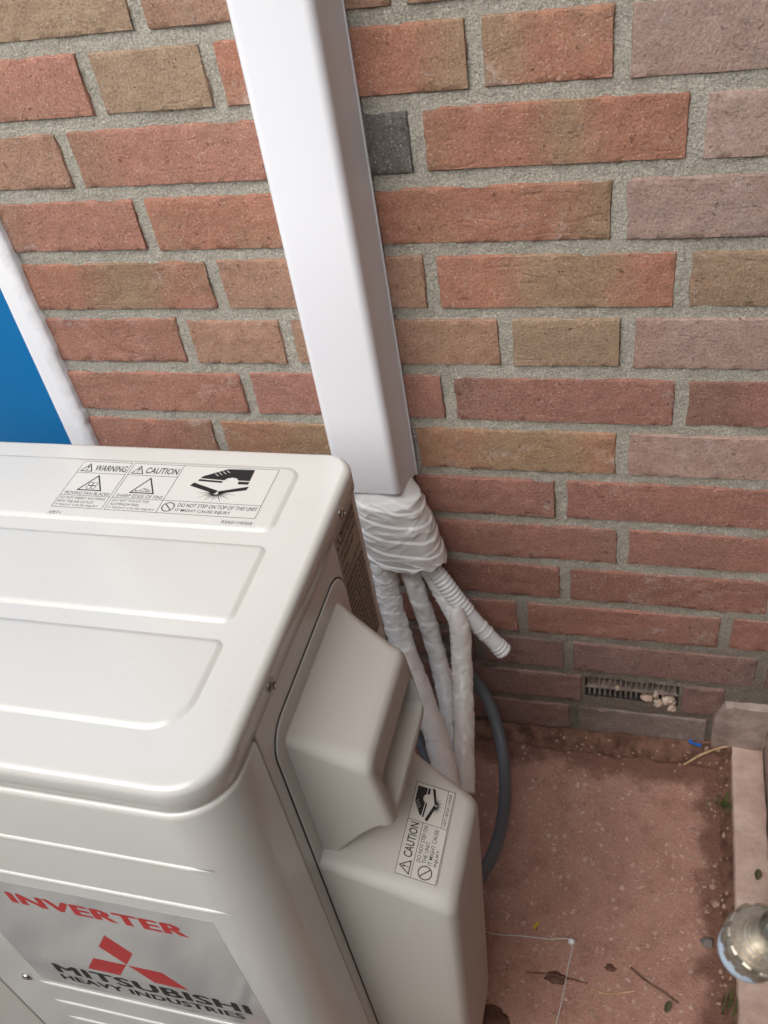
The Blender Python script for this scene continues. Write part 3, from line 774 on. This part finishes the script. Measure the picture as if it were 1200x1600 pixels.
# sticker on the valve cover
sl = .333
M2 = plane((-.160, -.4385, .4356), (0, 1, 0), (-1, 0, sl))
s2 = part('caution_sticker', plate(-.4, -30.6, 74.4, .4, M2), STICK2, unit)
s2['label'] = 'black printed caution sticker on the valve cover'
P = lines_frame(0, -30, 74, 0, .4) + [line(43, 0, 43, -30, .4), line(0, -11.5, 43, -11.5, .4), line(43, -25.2, 74, -25.2, .4)]
P += tri(2, 12, -9.6, -2, .8) + bang(7, -8.6, 4.6) + disc_ring(6.4, -21, 4.9, .8) + [line(3, -17.6, 9.8, -24.4, .8)]
bp, lc = boot(45.5, -1.6, .61); P += bp
TX = [('CAUTION', 14, -9.2, 27.5, 6.4, .014), ('DO NOT STEP ON', 12.8, -16, 28.5, 3, .006), ('THE UNIT.', 12.8, -20.2, 17.5, 3, .006), ('IT MIGHT CAUSE', 12.8, -24.4, 28, 3, .006), ('INJURY.', 12.8, -28.8, 13.5, 3, .006), ('>PET< BPQ011H020B', 44.5, -29, 27.5, 2.7, .003)]
prints(s2, M2, P, TX, lc)
# maker's decal on the front
M3 = plane((0, YP - .0001, 0), (1, 0, 0), (0, 0, 1))
s3 = part('maker_decal', plate(-457, 316, -251.5, 496, M3, .1, 1.5), FILM, unit)
s3['label'] = 'shiny grey decal with red emblem and lettering on the front panel'
a_ = 28.0; cx, cz = -352, 388.0
def rh(d):
    u = Vector((math.cos(RAD(d - 30)), math.sin(RAD(d - 30)))) * a_; v = Vector((math.cos(RAD(d + 30)), math.sin(RAD(d + 30)))) * a_; g_ = Vector((math.cos(RAD(d)), math.sin(RAD(d)))) * .8
    return [(cx + g_.x, cz + g_.y), (cx + g_.x + u.x, cz + g_.y + u.y), (cx + g_.x + u.x + v.x, cz + g_.y + u.y + v.y), (cx + g_.x + v.x, cz + g_.y + v.y)]
part('emblem', poly_mesh([rh(90), rh(210), rh(330)], M3, .14), RED, s3)
def heavy(txt, x, y, w, h, m, d):
    """heavy wide letters: the same outline laid a few times side by side"""
    ms = [text_mesh(txt, x + ox * d, y + oy * d * .35, w - d, h - d * .35, M3, .14 + .012 * k, 0.0, 0, 1.08) for k, (ox, oy) in enumerate(((0, 0), (.5, 1), (1, 0), (.25, .5), (.75, .5)))]
    part('lettering', join(ms), m, s3)
heavy('INVERTER', -415, 463.5, 138, 16.5, RED, 3.0)
heavy('MITSUBISHI', -431, 341, 168, 16.5, INK, 2.6)
heavy('HEAVY INDUSTRIES', -432, 326.5, 160, 10.5, INK, 1.6)
# rating plate on the right side, towards the back
M4 = plane((XS - .0015, -.2985, .5995), (0, 1, 0), (0, 0, 1))
s4 = part('rating_plate', plate(0, -118, 46, 22, M4, .1), m_noisy('brownish_label', lin(150, 138, 122), lin(160, 150, 134), 20, .35, 0), unit)
P = [line(1, y, 45, y, .35) for y in range(-116, -28, 6)] + [line(x, -29, x, -116, .35) for x in (1, 17, 31, 45)]
rr_ = random.Random(5)
for y in range(-114, -28, 6):
    for x0, x1 in ((2, 16), (18, 30), (32, 44)):
        x = x0
        while x < x1 - 1.5:
            L = rr_.uniform(1, 3); P.append([(x, y), (x + L, y), (x + L, y + 2.6), (x, y + 2.6)]); x += L + .7
prints(s4, M4, P, [('MITSUBISHI', 12, 14, 32, 5, .03), ('HEAVY INDUSTRIES', 12, 8.5, 32, 4, .02), ('AIR-CONDITIONER', 4, 1, 38, 4, .02), ('OUTDOOR UNIT', 4, -6, 30, 4, .02), ('MODEL', 3, -14, 12, 3.4, .01), ('1 PHASE 220-240V 50Hz', 3, -21, 40, 3.2, .01), ('REFRIGERANT R32', 3, -27, 30, 3.2, .01)])
a_ = 3.0; cx, cz = 6.5, 13
part('pictogram', poly_mesh([rh(90), rh(210), rh(330)], M4, .16), INK, s4)

# ------------------------------------------------------------ pipes below the trunking
bundle = thing('pipe_bundle', 'bundle of white taped pipes fanning out below the trunking', 'pipes', (-.27, -.04, .05))
def sleeve():
    st = [(540, 638, 660), (544, 640, 715), (548, 645, 748), (553, 654, 775), (560, 668, 802), (567, 681, 830), (574, 690, 854), (580, 696, 868)]
    L, Rr = [], []
    for ul, ur, v in st: L.append(at(ul, v, 1, -.036)); Rr.append(at(ur, v, 1, -.036))
    n = 150; L = spline(L, n); Rr = spline(Rr, n); rg = []
    for i in range(n):
        c = (L[i] + Rr[i]) / 2; hw = (Rr[i] - L[i]).length / 2; t = i / (n - 1); hd = .028 - .003 * t; ring = []
        for j in range(160):
            a = 2 * math.pi * j / 160; ca, sa = math.cos(a), math.sin(a)
            x = math.copysign(abs(ca) ** .8, ca); y = math.copysign(abs(sa) ** .8, sa)
            z = c.z
            # flat overlapping bands of tape, each pulled on at its own slant
            q = 0.0
            for pitch, tilt, amp, ph in ((.021, .010, .0016, .2), (.039, -.007, .0007, .6)):
                h = ((z + tilt * ca + .004 * nz(ca * 1.1 + ph * 9, sa * 1.1, z * 25)) / pitch + ph) % 1.0
                q += amp * (h if h < .93 else (1 - h) / .07 * .93)
            # pulled creases: sharp, thin, nearly level, only here and there
            f = nz(ca * .8 + 5, sa * .8, z * 52 + 1.3 * ca); q += .0016 * max(0, 1 - abs(f) * 7) * max(0, min(1, 1.6 * nz(ca * 2 + 9, sa * 2, z * 40) + .5))
            f = nz(ca * .9 + 1, sa * .9 + 6, z * 70 - 2.2 * ca); q += .0011 * max(0, 1 - abs(f) * 8) * max(0, min(1, 1.6 * nz(ca * 2 + 19, sa * 2, z * 40) + .4))
            q += .0006 * nz(ca * 2, sa * 2, z * 45)
            e = 0.0
            if i > n - 14: e = -.009 * nz(ca * 4 + 2, sa * 4, 1.0) * (i - n + 14) / 14
            inn = max(0.0, min(1.0, (z - .436) / .02)); X_ = c.x + x * (hw + q); Y_ = min(-.002, c.y + y * (hd + q))
            Xi = -.2767 + x * (.0285 + .4 * q); Yi = -.0295 + y * (.0265 + .4 * q)
            ring.append(Vector((X_ + (Xi - X_) * inn, Y_ + (Yi - Y_) * inn, z + e)))
        rg.append(ring)
    return loft(rg, False, False)
part('tape_sleeve', sleeve(), TAPE, bundle, 180)
def pt(u, v, y): return at(u, v, 1, y)
def wrap_pipe(name, pts, r, m, seed, amp=.0013, pitch=.021, taper0=None, taper1=None, seg=40, n=220):
    path = spline([pt(*q) for q in pts], n); tot = sum((path[i + 1] - path[i]).length for i in range(n - 1))
    def rf(i, a, s):
        h = (s / pitch + a / (2 * math.pi)) % 1.0                      # helical lap of the tape
        q = r + .0011 * (1 - h) + amp * nz(math.cos(a) * 1.2 + seed, math.sin(a) * 1.2, s * 80) + .6 * amp * nz(math.cos(a) * 2 + seed, math.sin(a) * 2 + s * 90, s * 210)
        f = nz(math.cos(a) * .8 + seed, math.sin(a) * .8 + 4, s * 62 + math.cos(a) * 1.1); q += amp * 1.3 * max(0, 1 - abs(f) * 7) * max(0, min(1, .5 + 1.6 * nz(math.cos(a) * 2 + seed, math.sin(a) * 2, s * 45)))
        f = nz(math.cos(a) * .7 + seed + 7, math.sin(a) * .7 + 2, s * 40 - math.sin(a) * 1.6); q -= amp * .9 * max(0, 1 - abs(f) * 8)
        if taper0: q *= min(1.0, taper0[0] + (1 - taper0[0]) * min(1, s / taper0[1]) ** .6)
        if taper1: q *= min(1.0, taper1[0] + (1 - taper1[0]) * min(1, (tot - s) / taper1[1]) ** .6)
        return q
    return part(name, tube(path, rf, seg), m, bundle, 180)
p1 = wrap_pipe('taped_pipe', [(596, 850, -.045), (602, 900, -.05), (612, 950, -.064), (626, 1000, -.085), (640, 1042, -.108)], .0130, TAPE, 1.0, .0011, taper1=(.86, .01))
p2 = wrap_pipe('foam_pipe', [(634, 1022, -.10), (650, 1062, -.122), (668, 1112, -.155), (684, 1160, -.19), (697, 1212, -.23), (705, 1262, -.27)], .0124, FOAM, 2.0, .0007, .05)
p2['label'] = 'cream foam covered lower length of the left pipe'
wrap_pipe('taped_pipe', [(632, 865, -.040), (652, 925, -.046), (672, 985, -.054), (688, 1045, -.075), (701, 1110, -.115), (710, 1180, -.16), (715, 1250, -.21)], .0103, TAPE, 3.0, .0009, .03)
wrap_pipe('taped_pipe', [(664, 880, -.036), (684, 915, -.040), (702, 948, -.048), (716, 976, -.060), (722, 1000, -.07)], .0090, TAPE, 4.0, .0008, .04)
wrap_pipe('taped_pipe', [(713, 950, -.062), (719, 985, -.072), (722, 1040, -.095), (724, 1100, -.13), (725, 1160, -.17), (725, 1240, -.22)], .0112, FOAM, 5.0, .0008, .05, taper0=(.45, .022))
part('control_wire', tube(spline([pt(612, 868, -.036), pt(613, 900, -.034), pt(618, 940, -.034)], 20), .0035, 8), GAP, bundle, 60)
c = pt(724, 1020, -.088)

hs = thing('drain_hose', 'white ribbed drain hose sticking out to the right of the pipes', 'hose', tuple(pt(665, 885, -.03)))
path = spline([pt(655, 868, -.032), pt(684, 898, -.040), pt(716, 940, -.047), (pt(750, 980, -.052)), pt(788, 1019, -.056)], 260)
tot = sum((path[i + 1] - path[i]).length for i in range(len(path) - 1))
def hose_r(i, a, s):
    t = s / tot
    ribs = (.18 < t < .56) or (.70 < t < .735) or (.775 < t < .81) or (t > .915)
    k = abs(math.sin(math.pi * s / .0052)) ** .6 if ribs else 0
    return .0092 + (.0016 * k - .0004 if ribs else .0002)
hose = part('hose', tube(path, hose_r, 24, False), HOSE, hs, 180)
d_ = (path[-1] - path[-3]).normalized()
part('hose_bore', tube([path[-1] - d_ * .020, path[-1] - d_ * .0008], .0080, 20), mat('hose_inside', (.35, .35, .34, 1), .6), hs, 60)

def cable(name, pts, r, label, cat='cable'):
    P_ = spline([pt(*q) for q in pts], 90)
    o = link(name, tube(P_, r, 18), CABLE, None, 180); return tag(o, label, cat)
cable('power_cable', [(668, 985, -.030), (705, 1018, -.032), (740, 1058, -.038), (765, 1100, -.055), (782, 1155, -.085), (789, 1215, -.130), (786, 1275, -.185), (770, 1335, -.245), (738, 1390, -.29)], .0072, 'grey power cable looping right of the white pipes down to the floor')
cable('power_cable', [(606, 1000, -.075), (625, 1060, -.090), (643, 1118, -.118), (660, 1165, -.150), (690, 1225, -.20)], .0070, 'short grey cable showing between the unit and the cream pipe')

# ------------------------------------------------------------ tap at the right edge
tc = Vector((.0605, -.5200, .600))
tap = thing('garden_tap', 'metal garden tap with ribbed hose coupling at the lower right edge', 'tap', tuple(tc))
METAL = m_noisy('dull_nickel', (.42, .36, .28, 1), (.62, .57, .49, 1), 130, .34, .0003, 700, metal=.85)
SHINY = m_noisy('polished_nickel', (.44, .43, .40, 1), (.58, .56, .52, 1), 60, .22, .0002, 300, metal=1.0)
Mt = Matrix.Translation(tc) @ Matrix.Rotation(RAD(9), 4, 'X') @ Matrix.Rotation(RAD(10), 4, 'Y') @ Matrix.Scale(.9, 4)
def knurl(r, h, a):
    return r - (.0011 if (r > .0168 and math.cos(a * 12) < -.35) else 0)
part('coupling_nut', lathe([(.0, -.012), (.0150, -.012), (.0168, -.011), (.0182, -.0098), (.0186, -.005), (.0186, .0015), (.0178, .0030), (.0168, .0034), (.0165, .0018), (.0142, .0018), (.0140, .0034), (.0112, .0036), (.0110, .0056), (.0094, .0058), (.0092, .0085), (0, .0085)], 144, Mt, knurl), METAL, tap, 30)
part('spout', lathe([(0, .006), (.0086, .006), (.0088, .012), (.0082, .020), (.0088, .026), (.0080, .033), (.0055, .0375), (0, .039)], 36, Mt), SHINY, tap, 50)
part('sealing_ring', lathe([(0, -.0195), (.0150, -.0195), (.0158, -.018), (.0158, -.0145), (.0150, -.0135), (.0150, -.0118), (0, -.0118)], 48, Mt @ Matrix.Translation((-.0018, -.0014, 0))), mat('pale_blue_plastic', (.42, .50, .58, 1), .35), tap, 40)
PX = .128
part('body', tube(spline([Mt @ Vector((0, 0, .024)), Mt @ Vector((.014, 0, .032)), Vector((PX - .02, tc.y + .002, tc.z + .036)), Vector((PX + .012, tc.y + .002, tc.z + .036))], 40), .0085, 20), SHINY, tap, 60)
part('standpipe', tube([Vector((PX, tc.y + .002, z)) for z in (-.04, .2, .4, tc.z + .036)], .0105, 20), METAL, tap, 60)
part('pipe_collar', lathe([(0, 0), (.015, 0), (.0155, .002), (.0155, .020), (.015, .022), (0, .022)], 6, Matrix.Translation((PX, tc.y + .002, tc.z + .012))), METAL, tap, 30)
part('valve_stem', lathe([(0, 0), (.011, 0), (.011, .012), (.006, .014), (.006, .028), (0, .028)], 24, Matrix.Translation((PX, tc.y + .002, tc.z + .040))), SHINY, tap, 40)
part('handle', box(PX - .024, PX + .024, tc.y - .005, tc.y + .009, tc.z + .066, tc.z + .074, .003, 2), SHINY, tap, 40)

# ------------------------------------------------------------ small things lying on the slab and kerb
def gp(u, v, z=.0): return at(u, v, 2, z)
PEB = m_noisy('pale_pebble', lin(150, 120, 104), lin(186, 160, 142), 90, .85, .0004, 300)
rp = random.Random(11); pm = []
for k in range(170):
    x = rp.uniform(-.17, .108); y = rp.uniform(-.40, -.006)
    if rp.random() < .5:
        if rp.random() < .5: y = -.006 - abs(rp.gauss(0, .022))
        else: x = .108 - abs(rp.gauss(0, .014))
    r_ = rp.choice((.0010, .0012, .0014, .0018, .0024)); zz = max(slab_z(x, y) if x < .106 and y < -.022 else -.02, earth_z(x, y))
    pm.append(lump((x, y, zz - .15 * r_), (r_ * rp.uniform(.8, 1.4), r_ * rp.uniform(.8, 1.4), r_ * .55), k * 1.7, 2))
tag(link('pebbles', join(pm), PEB, None, 180), 'small pale pebbles and grit scattered over the slab and earth', kind='stuff')
for (u, v, r_, lab) in ((1105, 1473, .0065, 'grey pebble on the red slab left of the tap'), (1118, 1412, .0050, 'pale pink pebble lying in the damp earth above the tap'), (1113, 1385, .0046, 'white pebble in the damp earth along the kerb, middle of the kerb')):
    c = gp(u, v); c.z = max(0.0, earth_z(c.x, c.y)) + .001
    o = link('pebble', lump((0, 0, 0), (r_, r_ * .8, r_ * .55), u * .1, 3), m_noisy('grey_pebble', lin(110, 104, 102), lin(140, 132, 128), 60, .8, 0) if 'grey' in lab else PEB, None, 180)
    o.location = c; tag(o, lab, 'pebble')
def strand(name, pts, r, m, label, cat, z0=.0012):
    P_ = spline([Vector((q.x, q.y, max(q.z, slab_z(q.x, q.y) if q.x < .106 else 0) + z0)) for q in pts], 60)
    return tag(link(name, tube(P_, r, 8), m, None, 180), label, cat)
NYL = mat('clear_nylon', (.62, .60, .57, 1), .25)
cord = strand('nylon_cord', [gp(742, 1440, .06), gp(757, 1455, .02), gp(778, 1461, .002), gp(815, 1463), gp(855, 1468), gp(893, 1471), gp(888, 1510), gp(879, 1560), gp(868, 1605), gp(858, 1650)], .0007, NYL, 'thin clear nylon cord bent over the red slab beside the unit', 'cord')
kn = link('cord_stop', lump((0, 0, 0), (.0038, .0034, .0034), 3.3, 3), HOSE, None, 180); kn.location = gp(893, 1471, .003); tag(kn, 'small white bead where the clear cord bends on the slab', 'bead')
def scrap(name, a, b, w, col, label):
    pa, pb = gp(*a), gp(*b); d = (pb - pa); L = d.length; o = link(name, box(-L / 2, L / 2, -w / 2, w / 2, -.0008, .0008, .0003, 1), col)
    o.location = (pa + pb) / 2 + Vector((0, 0, .003 + max(0.0, earth_z(*((pa + pb) / 2).xy)))); o.rotation_euler = (.2, .12, math.atan2(d.y, d.x)); return tag(o, label, 'scrap')
scrap('plastic_scrap', (1075, 1168), (1094, 1174), .0045, mat('blue_plastic', lin(20, 105, 200), .35), 'bright blue bit of plastic on the earth below the wall')
scrap('plastic_scrap', (834, 1453), (842, 1442), .003, mat('yellow_plastic', lin(205, 178, 40), .4), 'tiny yellow bit of plastic on the slab by the cord')
TWIG = m_noisy('dry_twig', lin(104, 78, 64), lin(136, 106, 90), 80, .9, .0006, 300); STRAW = m_noisy('dry_straw', lin(186, 150, 112), lin(214, 186, 150), 60, .8, 0)
strand('straw', [gp(1068, 1196, .006), gp(1100, 1178, .012), gp(1140, 1166, .016), gp(1183, 1164, .02)], .0014, STRAW, 'pale dry straw lying across the corner of wall and kerb', 'straw')
strand('twig', [gp(1080, 1160, .012), gp(1130, 1161, .02), gp(1160, 1156, .026), gp(1178, 1160, .024)], .0017, TWIG, 'short brown twig at the foot of the cement stub', 'twig')
strand('twig', [gp(985, 1513), gp(1010, 1534), gp(1035, 1550), gp(1060, 1568)], .0012, TWIG, 'dark twig on the slab left of the tap', 'twig')
strand('twig', [gp(822, 1520), gp(850, 1522), gp(880, 1528), gp(918, 1537)], .0009, TWIG, 'thin dark root crossing the slab beside the clear cord', 'twig')
strand('straw', [gp(925, 1545), gp(945, 1553), gp(970, 1552), gp(992, 1549)], .0008, STRAW, 'thin pale stalk lying beside the dark root', 'straw')
LEAF = m_noisy('green_leaf', lin(58, 78, 38), lin(96, 118, 62), 120, .6, .0003, 300); LEAFD = m_noisy('dull_leaf', lin(62, 62, 44), lin(98, 92, 68), 120, .75, .0003, 300)
def leaf_mesh(L, w, fold=.25, curl=.2, n=7):
    vs, fs = [], []
    for i in range(n + 1):
        t = i / n; hw = w / 2 * math.sin(math.pi * min(1, t * .92 + .06)) ** .8; z = curl * L * t * (1 - t)
        vs += [(t * L, -hw, z + fold * hw), (t * L, 0, z), (t * L, hw, z + fold * hw)]
    for i in range(n):
        for k in (0, 1): a = i * 3 + k; fs.append((a, a + 3, a + 4, a + 1))
    return mesh('leaf', vs, fs)
for u, v, ang, L, wd_, m_, lab, zz in (
                                (1040, 1582, 70, .013, .007, LEAFD, 'dry green leaf near the bottom edge of the slab', .003), (1183, 1375, 80, .013, .008, LEAFD, 'dark green leaf lying on top of the pink kerb', .021)):
    o = link('leaf', leaf_mesh(L, wd_), m_, None, 180); o.location = gp(u, v, zz); o.rotation_euler = (.1, -.1, RAD(ang)); tag(o, lab, 'leaf')
def tuft(label, u, v, n, hmax, spread, seed, lean=(0, 0)):
    r_ = random.Random(seed); base = gp(u, v, 0); o = thing('grass_tuft', label, 'grass', tuple(base))
    for i in range(n):
        a = r_.uniform(0, 6.28); h = hmax * r_.uniform(.5, 1); b = Vector((r_.gauss(0, spread), r_.gauss(0, spread), 0)); ld = Vector((math.cos(a) + lean[0], math.sin(a) + lean[1], 0)) * h * r_.uniform(.3, .8)
        sd_ = Vector((-math.sin(a), math.cos(a), 0)); vs, fs = [], []
        for k in range(6):
            t = k / 5; c_ = b + ld * t * t + Vector((0, 0, h * (t - .35 * t * t))); w_ = .0011 * (1 - t) + .0001; vs += [tuple(c_ - sd_ * w_), tuple(c_ + sd_ * w_)]
        for k in range(5): fs.append((2 * k, 2 * k + 1, 2 * k + 3, 2 * k + 2))
        link('blade', mesh('blade', vs, fs), LEAF, o, 180)
tuft('small green grass tuft in the gap beside the pink kerb', 1136, 1262, 46, .020, .006, 2)
tuft('sparse green grass blades at the kerb below the tap', 1146, 1580, 14, .030, .006, 4, (.6, .2))
MATD = m_noisy('black_litter', lin(86, 62, 51), lin(120, 88, 74), 60, .95, .001, 200)
for u, v, r_, lab in ((868, 1528, .011, 'dark clump of rotten litter under the root on the slab'), (765, 1590, .018, 'dark heap of litter against the foot of the valve cover'), (953, 1512, .006, 'brown clod of earth in the middle of the slab')):
    o = link('earth_clod', lump((0, 0, 0), (r_, r_ * .6, r_ * .12), u * .3, 4), MATD, None, 180); o.location = gp(u, v, .0005); tag(o, lab, 'clod')
